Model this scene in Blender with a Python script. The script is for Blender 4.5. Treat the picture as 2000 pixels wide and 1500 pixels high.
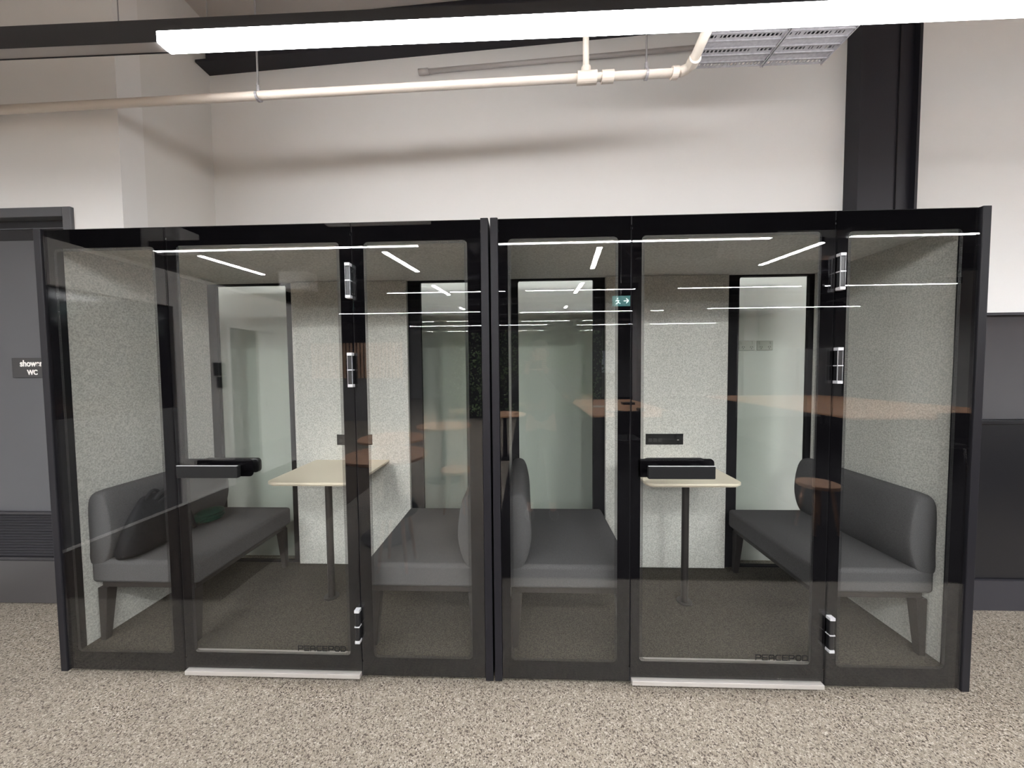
import bpy, bmesh, math, random
from mathutils import Vector, Matrix
random.seed(7)
for o in list(bpy.data.objects): bpy.data.objects.remove(o)
S = bpy.context.scene; C = S.collection

# ------------------------------------------------------------ camera, world, exposure
F_PX = 693.95
YAW, PITCH, ROLL = -0.036347, -0.0419629, -0.0089292
CAMP = Vector((0.16209, -1.69324, 1.54092))
def cam_axes(y, p, r):
    cy, sy, cp, sp, cr, sr = math.cos(y), math.sin(y), math.cos(p), math.sin(p), math.cos(r), math.sin(r)
    f = Vector((sy*cp, cy*cp, sp)); r0 = Vector((cy, -sy, 0)); u0 = r0.cross(f)
    return cr*r0+sr*u0, cr*u0-sr*r0, f
rt, up, fw = cam_axes(YAW, PITCH, ROLL)
cd = bpy.data.cameras.new('camera'); cam = bpy.data.objects.new('camera', cd); C.objects.link(cam)
cd.sensor_width = 36; cd.lens = 36*F_PX/2000; cd.clip_start = 0.02; cd.clip_end = 100
cam.matrix_world = Matrix(((rt.x, up.x, -fw.x, CAMP.x), (rt.y, up.y, -fw.y, CAMP.y), (rt.z, up.z, -fw.z, CAMP.z), (0, 0, 0, 1)))
S.camera = cam
w = bpy.data.worlds.new('world'); S.world = w; w.use_nodes = True
w.node_tree.nodes['Background'].inputs[0].default_value = (0.75, 0.8, 0.9, 1)
w.node_tree.nodes['Background'].inputs[1].default_value = 0.25
vs = S.view_settings; vs.view_transform = 'Standard'; vs.look = 'None'; vs.gamma = 1; vs.use_curve_mapping = False
vs.exposure = 0.0
LED = 24.0          # strength of the LED strips
LED_FAR = 370.0
LED_UP_FILL = 190.0  # strength of the added upward fill on the rear rows
S.display_settings.display_device = 'sRGB'

# ------------------------------------------------------------ materials
def srgb(r, g, b):
    f = lambda c: (c/255/12.92) if c/255 <= .04045 else ((c/255+.055)/1.055)**2.4
    return (f(r), f(g), f(b), 1)
def new_mat(n):
    m = bpy.data.materials.new(n); m.use_nodes = True
    return m, m.node_tree.nodes, m.node_tree.links, m.node_tree.nodes['Principled BSDF']
def mat(n, col, rough=.6, metal=0, spec=.5, noise=0, nscale=60, bump=0, bscale=80, coat=0):
    m, N, L, b = new_mat(n)
    b.inputs['Base Color'].default_value = col; b.inputs['Roughness'].default_value = rough
    b.inputs['Metallic'].default_value = metal; b.inputs['Specular IOR Level'].default_value = spec
    b.inputs['Coat Weight'].default_value = coat
    tc = N.new('ShaderNodeTexCoord')
    if noise:
        t = N.new('ShaderNodeTexNoise'); t.inputs['Scale'].default_value = nscale; t.inputs['Detail'].default_value = 4
        L.new(tc.outputs['Object'], t.inputs['Vector'])
        r = N.new('ShaderNodeValToRGB'); r.color_ramp.elements[0].position = .35; r.color_ramp.elements[1].position = .65
        r.color_ramp.elements[0].color = tuple(c*(1-noise) for c in col[:3])+(1,)
        r.color_ramp.elements[1].color = tuple(min(1, c*(1+noise)) for c in col[:3])+(1,)
        L.new(t.outputs['Fac'], r.inputs['Fac']); L.new(r.outputs['Color'], b.inputs['Base Color'])
    if bump:
        t2 = N.new('ShaderNodeTexNoise'); t2.inputs['Scale'].default_value = bscale; t2.inputs['Detail'].default_value = 3
        L.new(tc.outputs['Object'], t2.inputs['Vector'])
        bp = N.new('ShaderNodeBump'); bp.inputs['Strength'].default_value = bump; bp.inputs['Distance'].default_value = .01
        L.new(t2.outputs['Fac'], bp.inputs['Height']); L.new(bp.outputs['Normal'], b.inputs['Normal'])
    return m
def emis(n, col, strength):
    m, N, L, b = new_mat(n)
    b.inputs['Base Color'].default_value = (.9, .9, .9, 1)
    b.inputs['Emission Color'].default_value = col; b.inputs['Emission Strength'].default_value = strength
    return m
def glass_mat(n, r0=.055, tint=(.9, .93, .9)):
    m = bpy.data.materials.new(n); m.use_nodes = True; N = m.node_tree.nodes; L = m.node_tree.links
    N.clear(); out = N.new('ShaderNodeOutputMaterial'); mix = N.new('ShaderNodeMixShader')
    tr = N.new('ShaderNodeBsdfTransparent'); tr.inputs[0].default_value = tint+(1,)
    gl = N.new('ShaderNodeBsdfGlossy'); gl.inputs['Roughness'].default_value = 0.0; gl.inputs['Color'].default_value = (1, 1, 1, 1)
    lw = N.new('ShaderNodeLayerWeight'); lw.inputs['Blend'].default_value = .5
    pw = N.new('ShaderNodeMath'); pw.operation = 'POWER'; pw.inputs[1].default_value = 5
    ma = N.new('ShaderNodeMath'); ma.operation = 'MULTIPLY_ADD'; ma.inputs[1].default_value = 1-r0; ma.inputs[2].default_value = r0
    L.new(lw.outputs['Facing'], pw.inputs[0]); L.new(pw.outputs[0], ma.inputs[0]); L.new(ma.outputs[0], mix.inputs[0])
    L.new(tr.outputs[0], mix.inputs[1]); L.new(gl.outputs[0], mix.inputs[2]); L.new(mix.outputs[0], out.inputs[0])
    return m
M = {}
M['paint'] = mat('white_wall_paint', srgb(233, 231, 228), .7, spec=.2, bump=.02, bscale=300)
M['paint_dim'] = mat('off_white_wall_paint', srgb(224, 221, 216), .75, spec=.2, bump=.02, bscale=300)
M['ceil'] = mat('ceiling_paint', srgb(196, 190, 184), .8, spec=.2)
M['wall_up'] = mat('upper_wall_paint', srgb(120, 117, 114), .8)
M['ceil_back'] = mat('open_ceiling_soffit', srgb(46, 45, 46), .8, spec=.2, noise=.12, nscale=1.2)
M['frame'] = mat('pod_black_powder_coat', srgb(21, 20, 24), .5, spec=.2)
M['frit'] = mat('black_ceramic_print', srgb(10, 9, 11), .9, spec=.0)
M['int_black'] = mat('black_interior_profile', srgb(20, 19, 22), .6, spec=.15)
M['glass'] = glass_mat('pod_glass', .038, (.965, .97, .96))
M['glass_rear'] = glass_mat('rear_window_glass', .03, (.86, .885, .865))
M['felt'] = mat('grey_acoustic_felt', srgb(184, 183, 178), .95, spec=.1, noise=.2, nscale=135, bump=.2, bscale=400)
M['felt_ceil'] = mat('ceiling_felt', srgb(205, 203, 200), .95, spec=.1, noise=.15, nscale=90)
M['fabric'] = mat('charcoal_wool_fabric', srgb(76, 75, 76), .95, spec=.1, noise=.2, nscale=350, bump=.25, bscale=600)
M['leg'] = mat('dark_bench_timber', srgb(32, 28, 27), .5)
M['carpet_pod'] = mat('pod_loop_carpet', srgb(68, 64, 58), 1, spec=.05, noise=.45, nscale=170, bump=.6, bscale=230)
M['carpet'] = mat('dark_office_carpet', srgb(30, 29, 30), 1, spec=.05, noise=.3, nscale=120)
M['floor_dimmer'] = mat('reflection_dimming_brown', srgb(66, 59, 52), 1, spec=.05, noise=.3, nscale=120)  # dark brown chosen to weaken the floor's reflection in the glass
M['table'] = mat('cream_laminate', srgb(218, 208, 190), .45, spec=.3)
M['table_edge'] = mat('cream_table_edge', srgb(196, 184, 166), .5)
M['chrome'] = mat('polished_chrome', (.85, .85, .87, 1), .18, metal=1)
M['bright'] = mat('bright_chromed_metal', srgb(190, 190, 193), .4, metal=.4)
M['alu'] = mat('anodised_aluminium', srgb(178, 173, 168), .4, metal=.5)
M['blackplastic'] = mat('black_plastic', srgb(14, 14, 16), .35)
M['handle'] = mat('black_satin_handle', srgb(8, 8, 9), .6, spec=.25)
M['logo'] = mat('black_logo_vinyl', srgb(10, 9, 10), .5)
M['steel_black'] = mat('black_painted_steel', srgb(27, 26, 33), .55, spec=.4, bump=.02, bscale=90)
M['door_grey'] = mat('blue_grey_door_paint', srgb(76, 76, 79), .5, spec=.4)
M['doorframe_grey'] = mat('grey_door_frame_paint', srgb(84, 85, 88), .45, spec=.4)
M['door_kick'] = mat('grey_kick_plate', srgb(60, 58, 59), .4, spec=.4)
M['dark'] = mat('dark_recess', srgb(20, 18, 22), .7)
M['louver'] = mat('dark_louvre_metal', srgb(38, 37, 41), .5)
M['sign'] = mat('charcoal_sign_plate', srgb(44, 43, 44), .5)
M['white'] = mat('white_lettering', srgb(235, 232, 228), .5)
M['pipe'] = mat('cream_pvc_pipe', srgb(216, 206, 194), .35, spec=.5)
M['conduit'] = mat('grey_conduit', srgb(178, 174, 171), .4)
M['galv'] = mat('galvanised_steel', srgb(165, 163, 166), .38, metal=.3, noise=.12, nscale=60, spec=.5)
M['socket'] = mat('white_socket_plastic', srgb(200, 197, 190), .4)
M['socket_line'] = mat('socket_shadow_line', srgb(60, 58, 56), .6)
M['joinery'] = mat('black_joinery', srgb(14, 14, 18), .35, spec=.5)
M['panel_gloss'] = mat('smoked_splashback', srgb(58, 57, 60), .12, spec=.8)
M['kick'] = mat('dark_grey_kickboard', srgb(38, 37, 42), .5)
M['led'] = emis('led_diffuser_lit', (1.0, .99, 1.0, 1), LED)
M['led_far'] = emis('led_diffuser_lit_rows_behind', (.97, .98, 1.0, 1), LED_FAR)
M['led_up_fill'] = emis('added_uplight_fill', (.97, .98, 1.0, 1), LED_UP_FILL)  # invented upward glow that lifts the ceiling and ambient light
M['led_off'] = mat('led_diffuser_unlit', srgb(168, 165, 163), .5)
M['lamp_body'] = mat('black_lamp_housing', srgb(20, 19, 22), .5, spec=.4)
M['wire'] = mat('grey_steel_wire', srgb(150, 148, 148), .4, metal=.5)
M['wood'] = mat('oak_table_top', srgb(214, 166, 130), .45, spec=.4, noise=.1, nscale=9)
M['wood_leg'] = mat('oak_leg', srgb(176, 132, 102), .5, noise=.1, nscale=9)
M['slat'] = mat('timber_batten', srgb(205, 165, 135), .6)
M['leaf'] = mat('dark_green_leaf', srgb(96, 118, 76), .35, noise=.5, nscale=3)
M['leaf_bed'] = mat('planter_backing', srgb(18, 20, 15), .9)
M['bag'] = mat('black_leather', srgb(15, 15, 18), .7, spec=.15, bump=.35, bscale=28)
M['green'] = mat('dark_green_nylon', srgb(8, 42, 32), .7, spec=.15, bump=.4, bscale=30)
M['skin'] = mat('skin', srgb(205, 155, 130), .55)
M['shirt'] = mat('dark_grey_jumper', srgb(46, 48, 52), .9, noise=.2, nscale=200)
M['trousers'] = mat('black_trousers', srgb(24, 24, 28), .9)
M['hair'] = mat('short_brown_hair', srgb(96, 74, 58), .8, noise=.3, nscale=90)
M['phone'] = mat('black_phone_body', srgb(18, 18, 20), .25)
M['exit'] = emis('green_exit_face', (.0, .30, .27, 1), 5)
M['exit_white'] = emis('white_exit_pictogram', (.75, 1, .95, 1), 16)
M['lens'] = mat('camera_lens', srgb(30, 32, 46), .05)
M['glossdark'] = mat('dark_glazing', srgb(12, 13, 16), .08, spec=.6)
M['daylight'] = emis('window_daylight', (.55, .72, 1, 1), .3)
M['dado'] = mat('grey_dado_panel', srgb(84, 82, 82), .7)
M['mesh_blind'] = mat('grey_partition', srgb(120, 118, 118), .8)

# floor: exposed aggregate concrete
def floor_mat():
    m, N, L, b = new_mat('exposed_aggregate_floor')
    tc = N.new('ShaderNodeTexCoord')
    ns = N.new('ShaderNodeTexNoise'); ns.inputs['Scale'].default_value = 30; L.new(tc.outputs['Object'], ns.inputs['Vector'])
    mp = N.new('ShaderNodeMixRGB'); mp.blend_type = 'ADD'; mp.inputs[0].default_value = .02
    L.new(tc.outputs['Object'], mp.inputs[1]); L.new(ns.outputs['Color'], mp.inputs[2])
    v = N.new('ShaderNodeTexVoronoi'); v.inputs['Scale'].default_value = 165; v.feature = 'F1'; L.new(mp.outputs[0], v.inputs['Vector'])
    ve = N.new('ShaderNodeTexVoronoi'); ve.inputs['Scale'].default_value = 165; ve.feature = 'DISTANCE_TO_EDGE'; L.new(mp.outputs[0], ve.inputs['Vector'])
    sep = N.new('ShaderNodeSeparateColor'); L.new(v.outputs['Color'], sep.inputs[0])
    r = N.new('ShaderNodeValToRGB'); L.new(sep.outputs[0], r.inputs['Fac'])
    e = r.color_ramp.elements; e[0].position = 0; e[0].color = srgb(66, 58, 52); e[1].position = 1; e[1].color = srgb(166, 159, 148)
    for p, c in ((.07, (58, 51, 45)), (.14, (120, 111, 99)), (.55, (136, 128, 116)), (.8, (149, 142, 130))):
        q = e.new(p); q.color = srgb(*c)
    er = N.new('ShaderNodeValToRGB'); er.color_ramp.elements[0].position = 0.0; er.color_ramp.elements[1].position = .12
    er.color_ramp.elements[0].color = (0, 0, 0, 1); er.color_ramp.elements[1].color = (1, 1, 1, 1)
    L.new(ve.outputs['Distance'], er.inputs['Fac'])
    mx0 = N.new('ShaderNodeMixRGB'); mx0.inputs[1].default_value = srgb(100, 91, 81); L.new(er.outputs['Color'], mx0.inputs[0]); L.new(r.outputs['Color'], mx0.inputs[2])
    vp = N.new('ShaderNodeTexVoronoi'); vp.inputs['Scale'].default_value = 105; L.new(mp.outputs[0], vp.inputs['Vector'])
    vr = N.new('ShaderNodeValToRGB'); L.new(vp.outputs['Distance'], vr.inputs['Fac'])
    vr.color_ramp.elements[0].position = .2; vr.color_ramp.elements[1].position = .34
    vr.color_ramp.elements[0].color = (0, 0, 0, 1); vr.color_ramp.elements[1].color = (1, 1, 1, 1)
    mx = N.new('ShaderNodeMixRGB'); mx.inputs[1].default_value = srgb(64, 56, 49); L.new(vr.outputs['Color'], mx.inputs[0]); L.new(mx0.outputs[0], mx.inputs[2])
    big = N.new('ShaderNodeTexNoise'); big.inputs['Scale'].default_value = 2.2; L.new(tc.outputs['Object'], big.inputs['Vector'])
    br = N.new('ShaderNodeMapRange'); br.inputs['To Min'].default_value = .9; br.inputs['To Max'].default_value = 1.08; L.new(big.outputs['Fac'], br.inputs['Value'])
    mu = N.new('ShaderNodeMixRGB'); mu.blend_type = 'MULTIPLY'; mu.inputs[0].default_value = 1
    L.new(mx.outputs[0], mu.inputs[1]); L.new(br.outputs[0], mu.inputs[2])
    L.new(mu.outputs[0], b.inputs['Base Color']); b.inputs['Roughness'].default_value = .5; b.inputs['Specular IOR Level'].default_value = .35
    bp = N.new('ShaderNodeBump'); bp.inputs['Strength'].default_value = .25; bp.inputs['Distance'].default_value = .002
    L.new(er.outputs['Color'], bp.inputs['Height']); L.new(bp.outputs['Normal'], b.inputs['Normal'])
    return m
M['floor'] = floor_mat()
def dots_mat():
    m, N, L, b = new_mat('ceramic_dot_fade')
    b.inputs['Base Color'].default_value = srgb(13, 12, 15); b.inputs['Roughness'].default_value = .5
    tc = N.new('ShaderNodeTexCoord'); sx = N.new('ShaderNodeSeparateXYZ'); L.new(tc.outputs['Object'], sx.inputs[0])
    cb = N.new('ShaderNodeCombineXYZ')
    for i in (0, 2):
        mu = N.new('ShaderNodeMath'); mu.operation = 'MULTIPLY'; mu.inputs[1].default_value = 1/.0052
        L.new(sx.outputs[i], mu.inputs[0])
        fr = N.new('ShaderNodeMath'); fr.operation = 'FRACT'; L.new(mu.outputs[0], fr.inputs[0])
        sb = N.new('ShaderNodeMath'); sb.operation = 'SUBTRACT'; sb.inputs[1].default_value = .5; L.new(fr.outputs[0], sb.inputs[0])
        L.new(sb.outputs[0], cb.inputs[i])
    ln = N.new('ShaderNodeVectorMath'); ln.operation = 'LENGTH'; L.new(cb.outputs[0], ln.inputs[0])
    lt = N.new('ShaderNodeMath'); lt.operation = 'LESS_THAN'; lt.inputs[1].default_value = .36; L.new(ln.outputs['Value'], lt.inputs[0])
    L.new(lt.outputs[0], b.inputs['Alpha'])
    return m
M['dots'] = dots_mat()

# ------------------------------------------------------------ mesh helpers
class MB:
    """collects shapes in world coordinates, links them as ONE object"""
    def __init__(s): s.bm = bmesh.new()
    def box(s, x0, x1, y0, y1, z0, z1):
        if x0 > x1: x0, x1 = x1, x0
        if y0 > y1: y0, y1 = y1, y0
        v = [s.bm.verts.new((x, y, z)) for z in (z0, z1) for y in (y0, y1) for x in (x0, x1)]
        for f in ((0, 2, 3, 1), (4, 5, 7, 6), (0, 1, 5, 4), (2, 6, 7, 3), (0, 4, 6, 2), (1, 3, 7, 5)):
            s.bm.faces.new([v[i] for i in f])
        return s
    def rot_box(s, c, size, R):
        v = []
        for k in (-1, 1):
            for j in (-1, 1):
                for i in (-1, 1):
                    v.append(s.bm.verts.new(Vector(c)+R @ Vector((i*size[0]/2, j*size[1]/2, k*size[2]/2))))
        for f in ((0, 2, 3, 1), (4, 5, 7, 6), (0, 1, 5, 4), (2, 6, 7, 3), (0, 4, 6, 2), (1, 3, 7, 5)):
            s.bm.faces.new([v[i] for i in f])
        return s
    def bar(s, a, b, wd, ht):
        a, b = Vector(a), Vector(b); d = b-a
        R = d.to_track_quat('X', 'Z').to_matrix()
        return s.rot_box((a+b)/2, (d.length, wd, ht), R)
    def tube(s, pts, r, n=16, cap=True):
        pts = [Vector(p) for p in pts]; rs = r if isinstance(r, (list, tuple)) else [r]*len(pts)
        rings = []; nrm = None
        for i, p in enumerate(pts):
            t = ((pts[i]-pts[i-1]).normalized() if i else Vector()) + ((pts[i+1]-pts[i]).normalized() if i < len(pts)-1 else Vector())
            t.normalize()
            if nrm is None: nrm = t.orthogonal().normalized()
            else:
                nrm = nrm - t*nrm.dot(t); nrm.normalize()
            bn = t.cross(nrm)
            rings.append([s.bm.verts.new(p+(nrm*math.cos(2*math.pi*k/n)+bn*math.sin(2*math.pi*k/n))*rs[i]) for k in range(n)])
        for a, b in zip(rings, rings[1:]):
            for k in range(n): s.bm.faces.new((a[k], a[(k+1) % n], b[(k+1) % n], b[k]))
        if cap:
            s.bm.faces.new(rings[0][::-1]); s.bm.faces.new(rings[-1])
        return s
    def prism(s, poly, axis, a, b):
        """poly: 2D points in the other two axes (in x,y,z order), extruded on axis from a to b"""
        def P(p, t):
            if axis == 'x': return (t, p[0], p[1])
            if axis == 'y': return (p[0], t, p[1])
            return (p[0], p[1], t)
        A = [s.bm.verts.new(P(p, a)) for p in poly]; B = [s.bm.verts.new(P(p, b)) for p in poly]; n = len(poly)
        s.bm.faces.new(A); s.bm.faces.new(B[::-1])
        for i in range(n): s.bm.faces.new((A[i], B[i], B[(i+1) % n], A[(i+1) % n]))
        return s
    def ring(s, outer, inner, axis, a, b):
        def P(p, t):
            if axis == 'y': return (p[0], t, p[1])
            return (p[0], p[1], t)
        n = len(outer); V = [[s.bm.verts.new(P(p, t)) for p in L] for L in (outer, inner) for t in (a, b)]
        for i in range(n):
            j = (i+1) % n
            s.bm.faces.new((V[0][i], V[0][j], V[2][j], V[2][i])); s.bm.faces.new((V[1][i], V[3][i], V[3][j], V[1][j]))
            s.bm.faces.new((V[0][i], V[1][i], V[1][j], V[0][j])); s.bm.faces.new((V[2][i], V[2][j], V[3][j], V[3][i]))
        return s
    def disc(s, c, r, h, n=48, axis='z'):
        poly = [(c[0]+r*math.cos(2*math.pi*k/n), c[1]+r*math.sin(2*math.pi*k/n)) for k in range(n)]
        return s.prism(poly, 'z', c[2], c[2]+h)
    def ell(s, c, r, n=16):
        m = Matrix.Translation(c) @ Matrix.Diagonal((r[0], r[1], r[2], 1))
        bmesh.ops.create_uvsphere(s.bm, u_segments=n*2, v_segments=n, radius=1, matrix=m)
        return s
    def build(s, name, material, parent=None, bevel=0, smooth=False, subsurf=0, segs=2):
        bmesh.ops.recalc_face_normals(s.bm, faces=s.bm.faces)
        org = ORG.get(parent, Vector((0, 0, 0))) if parent else Vector((0, 0, 0))
        if parent is None:
            cs = [v.co for v in s.bm.verts]
            lo = Vector((min(c.x for c in cs), min(c.y for c in cs), min(c.z for c in cs)))
            hi = Vector((max(c.x for c in cs), max(c.y for c in cs), max(c.z for c in cs)))
            org = Vector(((lo.x+hi.x)/2, (lo.y+hi.y)/2, lo.z))
        for v in s.bm.verts: v.co -= org
        me = bpy.data.meshes.new(name); s.bm.to_mesh(me); s.bm.free()
        me.materials.append(material)
        if smooth:
            for p in me.polygons: p.use_smooth = True
        o = bpy.data.objects.new(name, me); C.objects.link(o)
        if parent: o.parent = parent
        else: o.location = org
        ORG[o] = org
        if bevel:
            m = o.modifiers.new('bevel', 'BEVEL'); m.width = bevel; m.segments = segs; m.limit_method = 'ANGLE'; m.angle_limit = .6
            if segs > 2:
                for p in me.polygons: p.use_smooth = True
                w_ = o.modifiers.new('wn', 'WEIGHTED_NORMAL'); w_.keep_sharp = False
        if subsurf:
            m = o.modifiers.new('sub', 'SUBSURF'); m.levels = m.render_levels = subsurf
        return o
ORG = {}
def thing(name, loc, label, cat, group=None):
    o = bpy.data.objects.new(name, None); o.location = loc; C.objects.link(o); o.empty_display_size = .1
    ORG[o] = Vector(loc); o['label'] = label; o['category'] = cat
    if group: o['group'] = group
    return o
def tag(o, label, cat, group=None, kind=None):
    o['label'] = label; o['category'] = cat
    if group: o['group'] = group
    if kind: o['kind'] = kind
    return o
def struct(o): o['kind'] = 'structure'; return o
def dup(root, loc, label=None, rz=0):
    r = root.copy(); C.objects.link(r); r.location = loc; r.rotation_euler = (0, 0, rz)
    if label: r['label'] = label
    for ch in list(root.children):
        c = ch.copy(); C.objects.link(c); c.parent = r
        for g in ch.children:
            d = g.copy(); C.objects.link(d); d.parent = c
    return r
def rrect(x0, x1, z0, z1, r, n=6):
    rs = r if isinstance(r, (list, tuple)) else [r]*4      # bl, br, tr, tl
    out = []
    for (cx, cz, a0), q in zip(((x0, z0, 180), (x1, z0, 270), (x1, z1, 0), (x0, z1, 90)), rs):
        sx = 1 if cx == x0 else -1; sz = 1 if cz == z0 else -1
        for k in range(n+1):
            a = math.radians(a0+90*k/n)
            out.append((cx+sx*q+q*math.cos(a), cz+sz*q+q*math.sin(a)))
    return out
def B(name, m, x0, x1, y0, y1, z0, z1, parent=None, bevel=0, segs=2):
    return MB().box(x0, x1, y0, y1, z0, z1).build(name, m, parent, bevel, segs=segs)

# ------------------------------------------------------------ room shell
FZ = -.04
struct(B('floor', M['floor'], -13, 13, -18, 3, FZ-.1, FZ))
struct(B('floor_carpet', M['carpet'], -.11, 12.8, -17.9, -.93, FZ, FZ+.006))
struct(B('floor_added_strip', M['floor_dimmer'], -3.88, -1.95, -4.4, -.62, FZ, FZ+.005))  # added dark strip, dims the floor reflected over the bag
YB = 1.221; YL = .527; XR = -2.392
struct(B('wall_back', M['paint'], XR, 7.5, YB, YB+.15, FZ, 5.2))
struct(B('wall_return', M['paint_dim'], XR-.15, XR, YL+.15, YB+.15, FZ, 5.2))
# door wall to the left, with an opening for the door
DX0, DX1, DZ1 = -4.0, -2.72, 2.60
mb = MB(); mb.box(DX1, XR, YL, YL+.15, FZ, 5.2).box(-12, DX0, YL, YL+.15, FZ, 5.2).box(DX0, DX1, YL, YL+.15, DZ1, 5.2)
struct(mb.build('wall_left_front', M['paint']))
def ceil_z(x): return 4.23+.05*(x+2.36)
struct(MB().prism([(-13, ceil_z(-13)+.35), (13, ceil_z(13)-.2), (13, ceil_z(13)), (-13, ceil_z(-13)+.55)], 'y', -2.6, 3).build('ceiling', M['ceil']))
struct(B('ceiling_behind', M['ceil_back'], -13, 13, -18, -2.6, 4.25, 4.4))
struct(B('wall_far', M['mesh_blind'], -13, 13, -18.15, -18, FZ, 4.4))
struct(B('wall_right', M['paint_dim'], 12.8, 13, -18, 3, FZ, 5.2))
struct(B('wall_outer_left', M['mesh_blind'], -13, -12.8, -18, .6, FZ, 5.2))

# ------------------------------------------------------------ near lamp and ceiling services
def lamp_row(name, label, x0, x1, y, z, segs, m, group='black linear pendant lights', wrap=False):
    t = thing(name, ((x0+x1)/2, y, z), label, 'light', group)
    w2 = .032
    mb = MB(); mb.box(x0, x1, y-w2, y-w2+.004, z, z+.1).box(x0, x1, y+w2-.004, y+w2, z, z+.1).box(x0, x1, y-w2+.004, y+w2-.004, z+.05, z+.1)
    if not wrap: mb.box(x0, x1, y-w2-.0015, y-w2, z+.095, z+.125).box(x0, x1, y+w2, y+w2+.0015, z+.095, z+.125)
    mb.build('housing', M['lamp_body'], t)
    for a, b in segs:
        B('diffuser', m, a, b, y-w2+.004, y+w2-.004, z+.004, z+.012, t)
        if wrap: B('bloom_sleeve', m, a, b, y-w2-.003, y+w2+.003, z-.003, z+.046, t, .003)  # glowing sleeve up the housing stands in for the lamp's bloom
        else: B('added_uplight', M['led_up_fill'], a, b, y-w2+.004, y+w2-.004, z+.1005, z+.102, t)  # added upward emitter, brightens ceiling and room
    return t
lp = lamp_row('linear_pendant_light', 'long black pendant light hanging in front of the wall above the pods',
              -6.5, 5.4, .02, 3.1, [(-1.56, 2.85), (3.45, 5.3)], M['led'], wrap=True)
B('unlit_diffuser', M['led_off'], -6.45, -1.57, .02-.028, .02+.028, 3.104, 3.11, lp)['label'] = 'grey unlit end of the diffuser'
for x in (-1.78, -1.34, .9, 3.1):
    MB().tube([(x, .02, 3.19), (x, .02, ceil_z(x)+.02)], .0025, 8).build('suspension_wire', M['wire'], lp)

# sprinkler main
pp = thing('sprinkler_pipe', (-1, .4, 3.12), 'cream plastic sprinkler pipe running across the white wall above the pods and elbowing forward', 'pipe')
def pz(x): return 3.119+.0178*(x+2.98)
pts = [(-5, .4, pz(-5)+.01), (1.03, .4, pz(1.03))]
for k in range(7):
    a = math.radians(90*k/6); pts.append((1.03+.055*math.sin(a), .4-.055+.055*math.cos(a), pz(1.05)+.004))
pts.append((1.085, .12, pz(1.06)+.045)); pts.append((1.085, -2.4, pz(1.06)+.07))
MB().tube(pts, .0255, 20).build('pipe_run', M['pipe'], pp, smooth=True)
MB().tube([(.469, .4, pz(.47)), (.579, .4, pz(.58))], .034, 20).tube([(.607, .4, pz(.6)), (.673, .4, pz(.67))], .032, 20).tube([(.52, .4, pz(.52)+.02), (.52, .4, pz(.52)+.055)], .027, 16).build('tee_fitting', M['pipe'], pp, smooth=False)
MB().tube([(.995, .4, pz(1.0)), (1.03, .4, pz(1.03))], .032, 20).tube([(1.085, .35, pz(1.06)+.004), (1.085, .31, pz(1.06)+.004)], .032, 20).build('elbow_collar', M['pipe'], pp)
MB().tube([(.52, .4, pz(.52)), (.515, .4, ceil_z(.5)+.03)], .0175, 14).build('riser_pipe', M['pipe'], pp, smooth=True)
for x in (-1.384, .857):
    h = thing('pipe_hanger', (x, .4, pz(x)+.03), 'steel rod hanger clamped round the cream pipe, '+('the left one' if x < 0 else 'the one beside the elbow'), 'hanger', 'pipe hangers')
    MB().tube([(x, .4, pz(x)+.03), (x, .4, ceil_z(x)+.02)], .005, 10).build('rod', M['wire'], h)
    MB().tube([(x-.007, .4, pz(x)), (x+.007, .4, pz(x))], .0285, 20).build('clamp', M['galv'], h)
    MB().tube([(x, .4, pz(x)+.028), (x, .4, pz(x)+.062)], .009, 6).build('nut', M['galv'], h)
# thin conduit on the wall
tp = MB().tube([(-.615, 1.19, 3.895), (1.62, 1.19, 4.0)], .017, 12).tube([(-.66, 1.19, 3.893), (-.58, 1.19, 3.897)], .022, 12).build('wall_conduit', M['conduit'], smooth=True)
tag(tp, 'thin pale conduit on the white wall behind the sprinkler pipe', 'pipe')
# rafter beam against the wall
def rz_(x): return 3.955+.05*(x+2.36)
bm = thing('roof_beam', (0, 1.1, 3.95), 'black steel beam at the top of the back wall under the ceiling', 'beam')
MB().prism([(XR+.035, rz_(XR)+.02), (2.67, rz_(2.67)+.02), (2.67, ceil_z(2.67)+.05), (XR+.035, ceil_z(XR)+.05)], 'y', 1.15, 1.165).build('web', M['steel_black'], bm)
MB().prism([(XR+.002, rz_(XR)), (2.67, rz_(2.67)), (2.67, rz_(2.67)+.02), (XR+.002, rz_(XR)+.02)], 'y', 1.09, 1.22).build('flange', M['steel_black'], bm)
# black column
cl = thing('steel_column', (2.9, 1.17, FZ), 'black steel column rising behind the right-hand pod to the ceiling', 'column')
MB().box(2.645, 2.665, 1.1, YB, FZ, 4.9).box(3.055, 3.075, 1.1, YB, FZ, 4.9).box(2.665, 3.055, 1.14, 1.16, FZ, 4.9).build('section', M['steel_black'], cl)
MB().box(2.95, 2.956, 1.13, 1.14, FZ, 4.9).build('joint_line', M['dark'], cl)
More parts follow.
